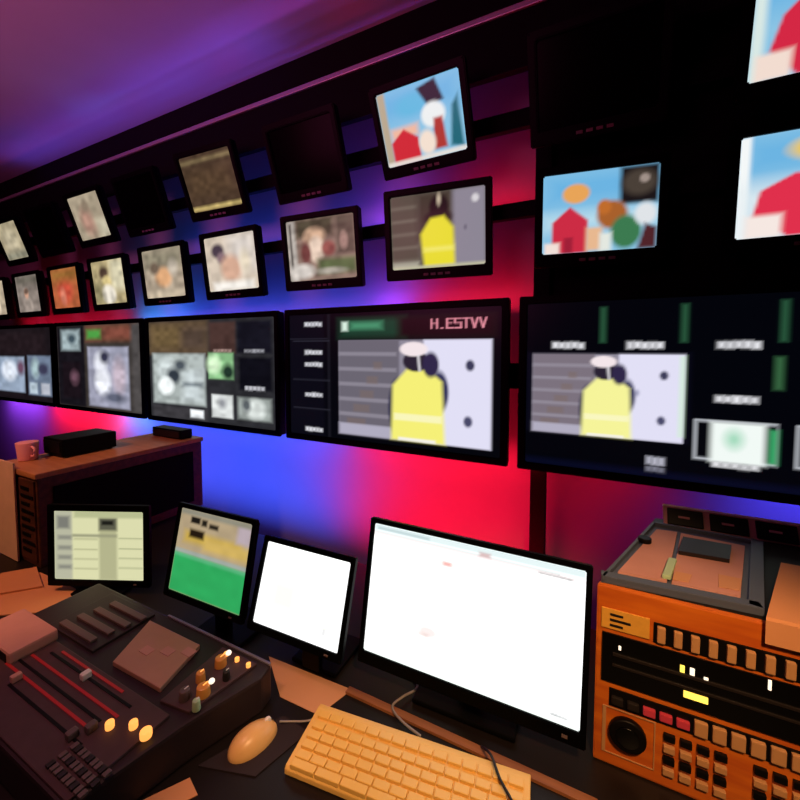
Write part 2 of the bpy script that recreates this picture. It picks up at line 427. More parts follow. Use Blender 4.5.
def cartoon(p, k):
    """generic colour-block cartoon landscape: a red house, a yellow sun, pale ground"""
    p.rect(0, 0, 1, 1, '8cc4e4', .02).rect(0, .6, 1, 1, '6cb4e2', .3)
    if k == 0:      # tall picture in the top row
        p.rect(.0, 0, .10, 1, 'b8a890', .04).ell(.42, .75, .2, .14, '60b8e0', .1)
        p.rect(.12, .36, .46, .50, 'f0b8a0', .08)
        p.poly([(.10, .0), (.45, .0), (.45, .32), (.28, .47), (.10, .32)], 'd02c38', .03)
        p.poly([(.5, .92), (.72, .98), (.80, .7), (.62, .66)], '1c2430', .04).ell(.66, .55, .14, .16, 'ecf0f0', .05).poly([(.62, .1), (.78, .1), (.76, .5), (.66, .5)], 'b03a34', .04)
        p.ell(.55, .22, .1, .16, 'f4e0d0', .05).poly([(.82, .1), (.97, .06), (.95, .7), (.88, .6)], '206878', .05).rect(0, 0, 1, .06, 'e8e0d8', .05)
    elif k == 1:
        p.ell(.30, .74, .12, .12, 'e8a458', .04).rect(.0, .30, 1, .50, 'b8dcec', .2)
        p.poly([(.09, .0), (.41, .0), (.41, .40), (.25, .58), (.09, .40)], 'cc2c44', .03).rect(.20, .0, .28, .2, 'a02038', .03).rect(.02, .0, .16, .14, 'f2e0d8', .04).rect(.40, .02, .54, .3, 'e8b890', .05)
        p.rect(.68, .55, 1, 1, '1c1618', .06).ell(.84, .80, .14, .15, '4a4038', .08).ell(.88, .84, .04, .05, 'a09088', .03)
        p.ell(.62, .44, .13, .17, 'a8602c', .05).ell(.55, .54, .06, .09, 'c06c2c', .04).ell(.74, .22, .13, .2, '3c7a50', .05).rect(.52, .0, .62, .22, 'e4e8e0', .05).ell(.9, .42, .09, .13, 'e0e4e8', .05).poly([(.84, .0), (1, .0), (1, .25), (.9, .3)], '50242a', .05)
    elif k == 2:
        p.rect(0, 0, .07, 1, 'f4f8f8', .03).rect(0, 0, 1, .5, 'e4eef2', .3)
        p.ell(.58, .82, .28, .14, 'f0c84c', .06).rect(.56, .5, .95, .72, 'f8dcc8', .08)
        p.poly([(.10, .2), (.32, .0), (.80, .0), (.84, .46), (.34, .60), (.14, .46)], 'e0304c', .03).rect(.06, .0, .28, .22, 'f6e8e2', .05)
    else:
        p.rect(0, 0, .08, 1, 'd8e8e4', .05).ell(.56, .92, .2, .12, 'f4b0a4', .06)
        p.poly([(.12, .26), (.30, .0), (.92, .0), (.98, .6), (.40, .82), (.18, .55)], 'd42844', .03).rect(.04, .0, .26, .24, 'f2dcd0', .05)
    return p

G2 = 'small monitors in the middle row'
G1 = 'tilted monitors in the top row'
# middle row
p = mpic('b8a890', 36); person_blur(p, .5, .6, 'd8c8b0'); p.blur_noise(.3, 8, 1)
video_monitor(-4.615, 0, 1.92, 5, 0, .37, p, 'small lit monitor at the very far end of the middle row', G2, True)
p = mpic('8c8078', 36); person_blur(p, .45, .5, 'a89a90', '6a5448'); p.rect(0, .75, 1, 1, '6c665c', .2).blur_noise(.35, 8, 2)
video_monitor(-4.04, 0, 1.925, 5, 0, .372, p, 'small monitor with a dull grey-brown picture left of the orange one, middle row', G2, True)
p = mpic('b4603c', 36); p.ell(.5, .45, .25, .3, 'c8503c', .2).rect(0, .7, 1, 1, '9a6a34', .3).ell(.4, .3, .1, .2, 'd88068', .1).blur_noise(.3, 8, 3)
video_monitor(-3.47, 0, 1.93, 5, 0, .372, p, 'small monitor with an orange-red picture in the middle row', G2, True)
p = mpic('b0a078', 40); p.rect(.6, .3, 1, 1, 'd8d0b0', .2).ell(.38, .72, .14, .14, '584438', .1).ell(.45, .5, .14, .14, 'd8c488', .1).ell(.45, .22, .22, .22, 'f0e8d8', .1).rect(0, 0, .3, .5, '8a8260', .2).blur_noise(.35, 9, 4)
video_monitor(-2.915, 0, 1.933, 6, 0, .372, p, 'small monitor with a yellowish figure right of the orange picture, middle row', G2, True)
p = mpic('b0a08c', 40); p.rect(0, .6, 1, 1, '8c8470', .3).ell(.5, .42, .2, .2, 'd8a478', .12).ell(.3, .62, .12, .12, '6a5a4c', .1).rect(.05, 0, .95, .14, 'c8b8a0', .1).ell(.75, .6, .1, .16, 'c0b4a4', .1).blur_noise(.3, 9, 5)
video_monitor(-2.34, 0, 1.943, 6, 0, .375, p, 'small monitor with a beige and tan picture below the dark monitor, middle row', G2)
p = mpic('d2c2b0', 44); p.rect(.5, .35, 1, 1, 'ded4cc', .3).ell(.26, .74, .13, .13, '4a3c48', .08).ell(.34, .6, .1, .1, '8a7078', .08).ell(.5, .4, .2, .24, 'd8ac94', .12).rect(.1, 0, .9, .16, 'f2ece4', .1).ell(.78, .5, .1, .2, 'e6d8c0', .1).blur_noise(.18, 10, 6)
video_monitor(-1.768, 0, 1.95, 7, 0, .378, p, 'small bright cream monitor with a dark-haired figure, middle row below the dim brown one', G2)
p = mpic('8c7468', 56); p.rect(.0, .0, .14, 1, 'b8b0a8', .05).rect(.04, .2, .07, .95, '3a3430', .04).rect(.14, .7, .7, 1, '4a4434', .1).ell(.42, .72, .16, .14, 'c8a488', .08).ell(.44, .5, .12, .2, 'e4ccb8', .06).ell(.28, .45, .08, .18, '6a3c38', .06).ell(.62, .5, .1, .12, '8c5048', .06).rect(.74, .4, 1, 1, '5c5044', .08).ell(.84, .6, .05, .12, 'b89488', .05).rect(.45, .1, 1, .34, '5c6844', .1).ell(.2, .16, .18, .12, 'd8d0c8', .08).ell(.62, .14, .2, .05, 'a8a094', .05).blur_noise(.3, 12, 7)
video_monitor(-1.175, 0, 1.957, 7, 4, .37, p, 'small monitor with several people in a room, middle row left of the yellow vest picture', G2)
p = mpic('5e564e', 64); p.rect(0, 0, .3, 1, '554d42', .05)
for k in range(5): p.rect(0, .1+.18*k, .3, .14+.18*k, '6e665a', .04)
p.rect(.66, .0, 1, 1, '8c8694', .05).rect(.3, .4, .66, 1, '40382e', .1).ell(.9, .86, .035, .05, 'd8d4d8', .03).ell(.8, .5, .015, .03, '6a6474', .02).rect(0, 0, .3, .10, 'a8a494', .05)
p.ell(.53, .80, .10, .16, '1c1414', .04).ell(.52, .66, .14, .1, '261a1a', .05)
p.poly([(.36, .0), (.69, .0), (.68, .52), (.58, .68), (.44, .66), (.33, .46)], 'e8dc34', .05).ell(.53, .9, .02, .07, 'c8b8a0', .03).rect(.36, .22, .68, .28, 'f4ec78', .05, .7).rect(0, 0, 1, .04, 'c0bca0', .04)
video_monitor(-.600, 0, 1.968, 6, 6, .387, p, 'small monitor showing a person in a yellow vest, middle row', G2)
p = mpic('8cc4e4', 64); cartoon(p, 1)
video_monitor(-.022, 0, 1.955, 5, 8, .348, p, 'middle row monitor with a cartoon of red, brown and green shapes', G2)
p = mpic('a8d4ea', 64); cartoon(p, 2)
video_monitor(.527, 0, 1.957, 5, 2, .375, p, 'middle row monitor with a red and yellow cartoon, cut off by the photo edge', G2)
# top row
p = mpic('a89c80', 36); p.ell(.5, .5, .3, .3, 'c0b498', .2).rect(0, 0, 1, .2, '8c8a78', .2).blur_noise(.3, 8, 11)
video_monitor(-4.076, -.07, 2.318, 18, 0, .352, p, 'tilted lit monitor with a greyish beige picture at the far end of the top row', G1, True)
video_monitor(-3.528, -.07, 2.332, 18, 0, .35, off_pic(), 'tilted unlit monitor between the two beige ones, top row', G1, True)
p = mpic('a89a84', 40); p.ell(.42, .4, .2, .3, 'b08878', .2).rect(.7, 0, 1, .4, 'c0b8a0', .2).ell(.5, .75, .1, .12, '8a7a68', .1).blur_noise(.25, 8, 12)
video_monitor(-2.975, -.07, 2.342, 18, 0, .352, p, 'tilted monitor with a dusty beige picture between two unlit ones, top row', G1, True)
video_monitor(-2.42, -.07, 2.345, 18, 0, .35, off_pic(), 'tilted unlit monitor next to the dim brown picture, top row', G1)
p = mpic('4c3a2c', 44); p.rect(0, .86, 1, .93, '7c6a4c', .05).rect(0, .02, 1, .09, 'c8b070', .05).rect(.1, .3, .9, .7, '54402e', .2).blur_noise(.3, 12, 13)
video_monitor(-1.822, -.07, 2.353, 20, 3, .352, p, 'tilted monitor with a dim brown picture and a pale bottom line, top row', G1)
video_monitor(-1.205, -.07, 2.35, 20, 0, .35, off_pic(), 'tilted unlit monitor left of the tilted cartoon monitor, top row', G1)
p = mpic('8cc4e4', 64); cartoon(p, 0)
video_monitor(-.640, -.07, 2.357, 24, -2, .342, p, 'tilted monitor with a blue, red and white cartoon, top row beside the unlit ones', G1)
video_monitor(-.04, -.07, 2.36, 20, 0, .35, off_pic(), 'tilted unlit monitor above the cartoon on the black panel, top row', G1)
p = mpic('a8d4ea', 64); cartoon(p, 3)
video_monitor(.517, -.07, 2.36, 14, 0, .35, p, 'tilted top row monitor with a big red cartoon shape at the photo corner', G1)

# ------------------------------------------------------------------ the desk
DK = 0.72
ds = thing('control_desk', 'long dark control desk under the screens, holding the monitors and mixing console', 'desk', (0, 0, 0))
MB().box(-3.2, 1.6, -1.32, -.30, DK-.035, DK, .004).build('worktop', M['desk'], ds)
o = MB().box(-.50, .011, -.785, -.768, DK-.001, DK+.006, .001).build('cable_channel_edge', M['strip'], ds); o['label'] = 'thin brown wooden strip behind the keyboard'
for x in (-3.1, -1.5, 1.5): MB().box(x-.02, x+.02, -1.25, -.36, 0, DK-.035, .003).build('side_panel', M['desk'], ds)
MB().box(-3.08, -1.52, -.40, -.38, .1, DK-.035).box(-1.48, 1.48, -.40, -.38, .1, DK-.035).build('modesty_panel', M['desk'], ds)

# ------------------------------------------------------------------ desk monitors
def desk_monitor(x, y, z, w, asp, tilt, yaw, roll, pic, label, b, m, base_w, base_y, lit='screen', bot=None, dep=.03):
    """tilt < 0 leans the top of the screen back"""
    t = thing('desk_monitor', label, 'monitor', (x, y, DK), (0, 0, yaw*D), 'monitors standing on the desk')
    h = w/asp; bb = b if bot is None else bot
    head = Matrix.Translation((0, 0, z-DK)) @ Euler((tilt*D, roll*D, 0)).to_matrix().to_4x4()
    def place(o): o.matrix_local = head; return o
    place(MB().taper(-w/2-b+.002, w/2+b-.002, -h/2-bb+.002, h/2+b-.002, .008, dep, .9).build('casing', m, t))
    place(MB().ring(-w/2-b, w/2+b, -h/2-bb, h/2+b, -w/2, w/2, -h/2, h/2, -.002, .012, .002).build('bezel', M['bezel'], t))
    place(screen_mesh('screen', pic, -w/2, w/2, -h/2, h/2, .004, M[lit], t))
    place(MB().box(w/2-.03, w/2-.02, -.004, 0, -h/2-bb*.6, -h/2-bb*.4, .0005).build('power_button', M['key'], t))
    zn = z-DK-h*.15
    MB().box(-.025, .025, dep+.006, dep+.022, .008, zn, .003).box(-.022, .022, dep-.012, dep+.02, zn-.02, zn+.02, .003).build('neck', m, t)
    MB().box(-base_w/2, base_w/2, base_y, base_y+.13, .002, .012, .003).build('base', m, t)
    return t

# big bright monitor
p = Pic(150, 94, 'ffffff')
p.I *= 1.15
p.rect(0, .945, 1, 1, 'd4e2e2', .01).rect(0, .915, 1, .925, 'b08888', .01, .8).rect(0, .935, .9, .94, '788c88', .008, .8)
p.rect(.02, .955, .3, .975, '9ab0b4', .02, .7).rect(.55, .93, .6, .96, 'b05858', .02, .6).marks(.88, .915, .14, .012, '888888', 3)
p.rect(.02, .85, .24, .865, 'cfe4da', .03, .7).rect(.26, .80, .44, .83, 'f0d4cc', .04, .8).rect(.38, .80, .42, .83, 'd87870', .02, .7)
p.ell(.33, .29, .05, .04, 'd8c4c0', .03, .7).rect(.28, .25, .33, .27, 'c8a8a0', .03, .6).rect(.39, .255, .43, .27, '98a8a0', .02, .7)
p.rect(0, .025, 1, .03, 'a8b8a8', .006, .9).rect(0, .06, .75, .064, 'b4c8b4', .006, .8).rect(0, 0, 1, .02, 'e4f4e8', .01).marks(.92, .045, .07, .012, '707878', 5)
desk_monitor(-.246, -.716, .942, .455, 1.6, -10.1, 2.2, 1.2, p, 'big bright desk monitor with a white page, beside the wooden turret', .011, M['black'], .22, -.02, 'bright', .026, .045)
# white
p = Pic(80, 60, 'fdfdfd'); p.I *= 1.1
p.rect(.12, .2, .5, .6, 'f8f4e4', .2).rect(.80, .12, .84, .2, 'b8b8b8', .02, .6).rect(.6, .2, .9, .22, 'e4e8d8', .02).rect(.05, .92, .6, .95, 'ecece4', .03).rect(.4, .1, .7, .13, 'ece4e4', .03)
desk_monitor(-.606, -.811, .939, .24, 1.333, -18.2, 1.8, 0, p, 'small desk monitor with a blank white screen between the green one and the big one', .012, M['black'], .13, .045, 'bright', .016)
# green
p = Pic(80, 64, 'a89c78')
p.rect(0, .50, 1, 1, 'b4a080', .05).rect(.1, .60, .9, .74, 'c8a850', .08).rect(.4, .56, 1, .7, 'd0b060', .08).rect(.82, .74, 1, .96, 'b8a8b0', .06)
p.rect(.16, .84, .30, .92, '1c1814', .03).rect(.32, .83, .40, .91, '201c16', .03).rect(.43, .82, .56, .88, '2a241c', .03).rect(.17, .67, .38, .77, '241a10', .04).rect(.0, .93, 1, 1, '908c7c', .04)
p.rect(0, 0, 1, .46, '2fa85c', .02).rect(0, .46, 1, .51, 'a0a8a0', .02).rect(0, .42, 1, .46, '58b47c', .03).blur_noise(.08, 10, 21)
desk_monitor(-.899, -.824, .957, .265, 1.25, -13.3, 1.3, -.4, p, 'small desk monitor with a tan screen and bright green lower half', .012, M['black'], .16, .02, 'screen', .016)
# sheet
p = Pic(80, 60, 'dcdcae')
p.rect(0, .0, .2, 1, 'b8b8a0', .03).rect(.03, .74, .17, .92, '7c7c74', .05).rect(.5, 0, .7, 1, 'b4b48c', .04).rect(.5, .72, .7, .90, '5c5c4c', .04).rect(.53, .8, .66, .86, '1c1c18', .03).rect(.22, .9, 1, 1, 'b8bc90', .04)
for v in (.15, .29, .43, .58): p.rect(.04, v, .19, v+.06, '8c8c80', .04).rect(.22, v, .48, v+.015, 'a8a880', .02).rect(.72, v+.02, .98, v+.035, 'a4a880', .02)
p.rect(.2, .62, .7, .66, '9a9a7c', .03)
desk_monitor(-1.406, -.831, .876, .2915, 1.333, -2.1, 24.6, 0, p, 'desk monitor with a yellowish table of rows at the end of the mixing console', .020, M['black'], .16, -.02, 'screen', .020)

# ------------------------------------------------------------------ mixing console
CZ = 0.80
cn = thing('mixing_console', 'dark vision mixing console with faders and lit orange buttons on the desk', 'mixer', (0, 0, 0))
MB().prism([(-1.33, -.868), (-.640, -.868), (-.632, -.905), (-.680, -1.05), (-.715, -1.22), (-1.33, -1.22)], DK+.001, CZ-.002, .006).build('body', M['console'], cn)
o = MB().box(-1.0, -.642, -.872, -.866, CZ-.012, CZ+.001, .001).build('rear_trim', M['alu'], cn)
MB().box(-1.32, -.718, -1.215, -1.05, CZ-.003, CZ+.004, .002).build('fader_panel', M['cpanel'], cn)
for i, (y, x0, x1, mm) in enumerate(((-1.075, -1.11, -.80, 'keyblack'), (-1.098, -1.14, -.80, 'redline'), (-1.135, -1.16, -.83, 'redline'), (-1.158, -1.08, -.80, 'keyblack'), (-1.062, -1.09, -.85, 'redline'), (-1.118, -1.15, -.82, 'keyblack'))):
    MB().box(x0, x1, y-.0025, y+.0025, CZ+.0035, CZ+.0055).build('fader_slot', M[mm], cn)
for x, y, mm in ((-.957, -1.077, 'white'), (-1.08, -1.146, 'pinkpaper'), (-.815, -1.135, 'key'), (-.83, -1.158, 'key')):
    MB().box(x-.007, x+.007, y-.009, y+.009, CZ+.004, CZ+.018, .003).build('fader_knob', M[mm], cn)
for x, y in ((-.79, -1.117), (-.752, -1.097), (-.714, -1.097)):
    r = .010 if x > -.72 else .0075
    o = MB().cyl((x, y, CZ+.010), r, .014, seg=20, bev=.003).build('lit_button', M['lamp_o'], cn, True); o['label'] = 'glowing orange round button'
for i in range(9):
    for j in range(3):
        x, y = -.80+.0125*i-.01, -1.205+.017*j
        MB().box(x, x+.009, y, y+.012, CZ+.004, CZ+.009, .001).build('button', M['key' if (i+j) % 3 else 'keydark'], cn)
for i in range(10):
    x = -1.28+.02*i
    MB().box(x, x+.015, -1.205, -1.19, CZ+.004, CZ+.010, .001).build('button', M['keydark' if i % 2 else 'key'], cn)
o = MB().prism([(-1.013, -.909), (-.823, -.908), (-.788, -1.025), (-.950, -1.029)], CZ-.003, CZ+.008, .002).build('touch_plate', M['cplate'], cn); o['label'] = 'flat tan control plate'
for k in range(3):
    MB().box(-.93+.045*k, -.90+.045*k, -.985+.02*k, -.965+.02*k, CZ+.0075, CZ+.009).build('plate_marking', M['pinkpaper'], cn)
MB().box(-1.23, -1.03, -1.03, -.885, CZ-.003, CZ+.004, .002).build('key_bank', M['console'], cn)
for k in range(4):
    MB().box(-1.205+.01*k, -1.06+.01*k, -1.02+.033*k, -1.004+.033*k, CZ+.004, CZ+.010, .0015).build('key', M['key'], cn)
MB().prism([(-.775, -.885), (-.665, -.885), (-.690, -1.03), (-.765, -1.04)], CZ-.003, CZ+.004, .002).build('knob_panel', M['cpanel'], cn)
for x, y, r, mm in ((-.732, -.925, .013, 'brass'), (-.700, -.992, .014, 'brass'), (-.735, -.972, .010, 'brass'), (-.69, -.945, .008, 'keydark'), (-.725, -1.015, .011, 'key'), (-.683, -1.02, .008, 'green')):
    k = MB().cyl((x, y, CZ+.013), r, .020, r2=r*.85, seg=24, bev=.002).build('knob', M[mm], cn, True)
    MB().box(x-.001, x+.001, y, y+r*.8, CZ+.0225, CZ+.0240).build('pointer', M['lamp_o' if mm == 'brass' else 'white'], k)
for x, y in ((-.722, -.912), (-.690, -.980)):
    o = MB().ell((x, y, CZ+.027), .006, .006, .005).build('lit_cap', M['lamp_w'], cn, True)
for k in range(3):
    MB().cyl((-.745+.035*k, -.90, CZ+.007), .005, .008, seg=14).build('lit_button', M['lamp_o'], cn)
# monitor bridge on the console's rear left
o = MB().box(-1.318, -1.145, -1.135, -1.045, CZ+.002, CZ+.030, .006).build('meter_box', M['pinkpaper'], cn); o['label'] = 'pinkish grey box on the console'
MB().box(-1.30, -1.16, -1.1365, -1.134, CZ+.006, CZ+.024).build('meter_window', M['keyblack'], o)

# ------------------------------------------------------------------ keyboard
kb = thing('keyboard', 'ivory computer keyboard in warm light in front of the big bright monitor', 'keyboard', (-.298, -.888, DK), (0, 0, 7.3*D))
KW, KH = .425, .128
def kz(y): return .018+.010*(y+KH/2)/KH
t = bmesh.new()
mb = MB()
mb.prism([(-KH/2, .002), (KH/2, .002), (KH/2, .026), (KH/2-.01, .0275), (-KH/2+.004, .017), (-KH/2, .012)], -KW/2, KW/2, .002, Matrix(((0, 0, 1, 0), (1, 0, 0, 0), (0, 1, 0, 0), (0, 0, 0, 1))))
mb.build('case', M['ivory'], kb)
rows = [(.040, 15, .026), (.018, 15, .024), (-.001, 14, .024), (-.020, 14, .024), (-.039, 13, .024), (-.055, 8, .024)]
for y, n, _ in rows:
    x = -KW/2+.010; step = (KW-.02)/n
    for i in range(n):
        w = step
        MB().box(x+.0012, x+w-.0012, y-.0075, y+.0075, kz(y)-.004, kz(y)+.005, .0015).build('key', M['ivorykey'], kb)
        x += w
tag(MB().tube(spline([(-.30, -.818, .742), (-.35, -.800, .735), (-.385, -.775, .730), (-.375, -.745, .732), (-.36, -.70, .726), (-.40, -.66, .725), (-.42, -.60, .725)]), .0025).build('keyboard_cable', M['cable'], None, True), 'thin grey cable curling out behind the ivory keyboard', 'cable')
tag(MB().tube(spline([(-.19, -.775, .732), (-.165, -.805, .756), (-.14, -.84, .757), (-.112, -.868, .756), (-.09, -.90, .753), (-.07, -.97, .727)]), .0025).build('cord', M['cableb'], None, True), 'thin black cord lying across the end of the keyboard', 'cable')

# mouse
ms = thing('mouse', 'cream computer mouse beside the keyboard and console', 'mouse', (-.596, -.962, DK), (0, 0, -20*D))
def mouse_shell(s=1.0, cut=None):
    t = bmesh.new(); bmesh.ops.create_uvsphere(t, u_segments=32, v_segments=20, radius=1)
    for v in t.verts:
        z = v.co.z; v.co.x *= .029*s*(1-.12*v.co.y); v.co.y *= .049*s; v.co.z = max(z, -.05)*(.034*s)*(1-.18*v.co.y)+.003
    return t
mb = MB(); mb._add(mouse_shell()); mb.build('shell', M['mouse'], ms, True)
for s in (-1, 1):
    t = mouse_shell(1.02)
    kill = [v for v in t.verts if not (v.co.y > .012 and s*v.co.x > .002 and v.co.z > .012)]
    bmesh.ops.delete(t, geom=kill, context='VERTS')
    mb = MB(); mb._add(t); mb.build('mouse_button', M['mouse'], ms, True)
MB().cyl((0, .030, .029), .007, .006, 'X', bev=.001).build('scroll_wheel', M['white'], ms, True)
MB().tube(spline([(0, .055, .010), (.01, .075, .004), (.035, .105, .004), (.05, .15, .004)]), .002).build('mouse_cable', M['cable'], ms, True)
tag(MB().prism([(-.655, -1.04), (-.545, -1.005), (-.515, -.895), (-.585, -.89)], DK+.0005, DK+.0025).build('mouse_mat', mat('dark_mat', '1c1018', .8), None), 'dark mat under the cream mouse', 'mouse mat')

# papers on the desk
def sheet(name, pts, z, th, m, label, cat='paper'):
    return tag(MB().prism(pts, z, z+th, 0).build(name, M[m], None), label, cat)
sheet('paper_sheet', [(-.735, -.782), (-.492, -.770), (-.520, -.855), (-.625, -.858)], DK+.0005, .001, 'paper', 'tan paper sheet lying behind the keyboard under the white-screened monitor')
sheet('paper_slip', [(-.692, -1.125), (-.650, -1.060), (-.612, -1.072), (-.655, -1.14)], DK+.0005, .0015, 'paper2', 'small tan paper slip at the near corner of the console')
sheet('paper_sheet', [(-1.74, -.99), (-1.56, -1.03), (-1.36, -.90)[:2], (-1.50, -.855), (-1.72, -.86)], DK+.0005, .004, 'paper2', 'orange-lit stack of papers on the desk beside the yellowish table screen')
sheet('folder', [(-1.82, -.93), (-1.68, -.99), (-1.60, -.90), (-1.76, -.855)], DK+.005, .006, 'paper2', 'small orange folder on top of the stack of papers')

# ------------------------------------------------------------------ wooden equipment turret with tape machine panels
FY = -.69; TZ = 1.063
tu = thing('equipment_turret', 'wooden equipment turret with buttons, black display and round dial beside the big bright monitor', 'equipment', (0, 0, 0))
MB().prism([(.001, FY), (.95, FY), (.95, -.30), (.135, -.30)], DK+.001, TZ, .004).build('housing', M['wood'], tu)
o = MB().prism([(.010, FY+.008), (.945, FY+.008), (.945, -.305), (.132, -.305)], TZ-.001, TZ+.0004).build('top_mat', M['desk'], tu); o['label'] = 'dark covering on the wooden top'
Yf = FY-.001
def fbox(name, x0, x1, z0, z1, d, m, bev=.001, par=None):
    return MB().box(x0, x1, FY-d, FY+.0005, z0, z1, bev).build(name, M[m], par or tu)
lp = fbox('label_plate', .010, .086, .985, 1.022, .003, 'label', .0005)
for k in range(3): MB().box(.024, .045+.012*(k % 2), FY-.0042, FY-.0028, .991+.010*k, .995+.010*k).build('label_line', M['keydark'], lp)
bs = fbox('button_strip', .092, .93, .982, 1.018, .002, 'keyblack', .0005)
for i in range(34):
    x = .097+.0242*i
    fbox('button', x, x+.0125, .986, 1.014, .008, 'keytan', .002)
dp = fbox('display', .012, .93, .884, .976, .004, 'display', .001)
MB().box(.03, .92, FY-.0065, FY-.003, .938, .943, .0005).build('display_bar', M['keydark'], dp)
MB().box(.03, .92, FY-.0065, FY-.003, .918, .922, .0005).build('display_bar', M['keydark'], dp)
for x, z, w, h, mm in ((.041, .955, .004, .007, 'lamp_w'), (.135, .951, .0065, .012, 'lamp_y'), (.149, .951, .0065, .012, 'lamp_w'), (.168, .946, .006, .004, 'lamp_w'), (.249, .967, .004, .016, 'lamp_w'), (.155, .908, .034, .011, 'lamp_y'), (.37, .955, .006, .010, 'lamp_y'), (.47, .95, .006, .010, 'lamp_w')):
    o = MB().box(x-w/2, x+w/2, FY-.006, FY-.0035, z-h/2, z+h/2, .0005).build('indicator', M[mm], dp)
ks = fbox('key_strip', .026, .93, .838, .872, .002, 'keyblack', .0005)
for i in range(36):
    x = .030+.0249*i
    mm = 'lamp_r' if i in (2, 3, 4) else ('keydark' if i < 2 else 'keytan')
    fbox('key', x, x+.019, .842+(.0 if i > 4 else .004), .868-(.0 if i > 4 else .008), .008, mm, .002)
jd = MB().cyl((.057, FY-.006, .797), .030, .012, 'Y', seg=40, bev=.003).build('jog_dial', M['keyblack'], tu, True)
MB().ring(.016, .10, .745, .835, .022, .098, .747, .833, FY-.002, FY, .0005).build('dial_outline', M['keytan'], tu)
MB().cyl((.057, FY-.013, .797), .019, .004, 'Y', seg=32, bev=.001).build('dial_face', M['display'], jd, True)
for cx in (.112, .235, .36, .485, .61):
    for r in range(4):
        for k in range(4):
            x = cx+.024*k; z = .812-.021*r
            dk = (r % 2 == 0)
            fbox('cluster_button', x, x+.017, z, z+.012, .007, 'keyblack' if dk else 'keytan', .0015)
# tray and papers on the turret
ty = thing('tray', 'blue-grey tray on top of the wooden turret, filled with papers', 'tray', (0, 0, TZ))
P4 = [(.008, -.684), (.245, -.672), (.325, -.375), (.120, -.365)]
MB().prism(P4, .0005, .006, .001).build('tray_base', M['bluegrey'], ty)
def lerp(a, b, t): return (a[0]+(b[0]-a[0])*t, a[1]+(b[1]-a[1])*t)
def bar(a, b, w, n):
    d = Vector((b[0]-a[0], b[1]-a[1])).normalized()*w; q = Vector((-d.y, d.x))
    return MB().prism([a, b, (b[0]+q.x, b[1]+q.y), (a[0]+q.x, a[1]+q.y)], .005, .014, .001).build(n, M['bluegrey'], ty)
bar(P4[0], P4[1], .020, 'tray_rim'); bar(P4[1], P4[2], .020, 'tray_rim'); bar(P4[2], P4[3], .008, 'tray_rim'); bar(P4[3], P4[0], .006, 'tray_rim')
z0 = TZ+.007
sheet('paper_sheet', [(.036, -.650), (.115, -.645), (.165, -.40), (.124, -.405)], z0, .004, 'pinkpaper', 'pinkish paper in the tray on the turret, with a dark round hole')
sheet('paper_sheet', [(.122, -.648), (.222, -.640), (.285, -.41), (.172, -.40)], z0, .003, 'pinkpaper', 'pinkish brown paper in the tray beside the dark notebook')
sheet('notebook', [(.150, -.520), (.235, -.515), (.255, -.440), (.170, -.440)], z0+.0035, .008, 'keydark', 'small dark notebook lying on the paper in the tray', 'notebook')
tag(MB().prism([(.108, -.640), (.122, -.640), (.142, -.560), (.128, -.560)], z0+.004, z0+.012, .002).build('eraser', M['green'], None), 'pale green strip lying between the papers in the tray', 'stationery')
tag(MB().cyl((.093, -.490, z0+.009), .013, .010, bev=.002).build('tape_puck', M['keyblack'], None), 'small round black puck on the pinkish paper in the tray', 'stationery')
sheet('paper_sheet', [(.125, -.635), (.150, -.632), (.160, -.60), (.135, -.60)], z0+.0035, .001, 'paper', 'small pale slip of paper at the front of the tray')
sheet('paper_sheet', [(.195, -.625), (.225, -.622), (.240, -.575), (.205, -.575)], z0+.0035, .001, 'paper', 'small cream slip of paper near the corner of the tray')
# panel of dark square keys at the rear
sp = thing('button_panel', 'low panel of dark square buttons at the back of the turret top', 'control panel', (0, 0, TZ))
PM = Matrix.Translation((.145, -.345, .003)) @ Matrix.Rotation(-30*D, 4, 'X')
MB().box(0, .78, 0, .010, 0, .046, .002, PM).build('panel', M['pinkpaper'], sp)
for i in range(8):
    x = .008+.085*i
    q = MB().box(x, x+.072, -.004, .002, .003, .042, .002, PM).build('square_button', M['keyblack'], sp)
    MB().box(x+.022, x+.045, -.0055, -.0035, .020, .025, .0005, PM).build('button_mark', M['pinkpaper'], q)
MB().box(0, .78, -.001, .012, .045, .050, .001, PM).build('top_edge', M['white'], sp)  # white colour stands in for light catching this edge
# sheet draped over the front edge
mb = MB()
mb.prism([(-.48, TZ+.0150), (-.48, TZ+.0165), (FY-.010, TZ+.0165), (FY-.0125, TZ+.012), (FY-.0125, TZ-.026), (FY-.011, TZ-.026), (FY-.010, TZ+.0150)], 0, .22, 0, Matrix(((0, 0, 1, 0), (1, 0, 0, 0), (0, 1, 0, 0), (0, 0, 0, 1))))
o = mb.build('paper_sheet', M['paper2'], None); o.location = (.243, 0, 0)
for v in o.data.vertices: v.co.x += (v.co.y+.69)*.38
tag(o, 'large tan paper draped over the tray rim and front edge of the turret', 'paper')

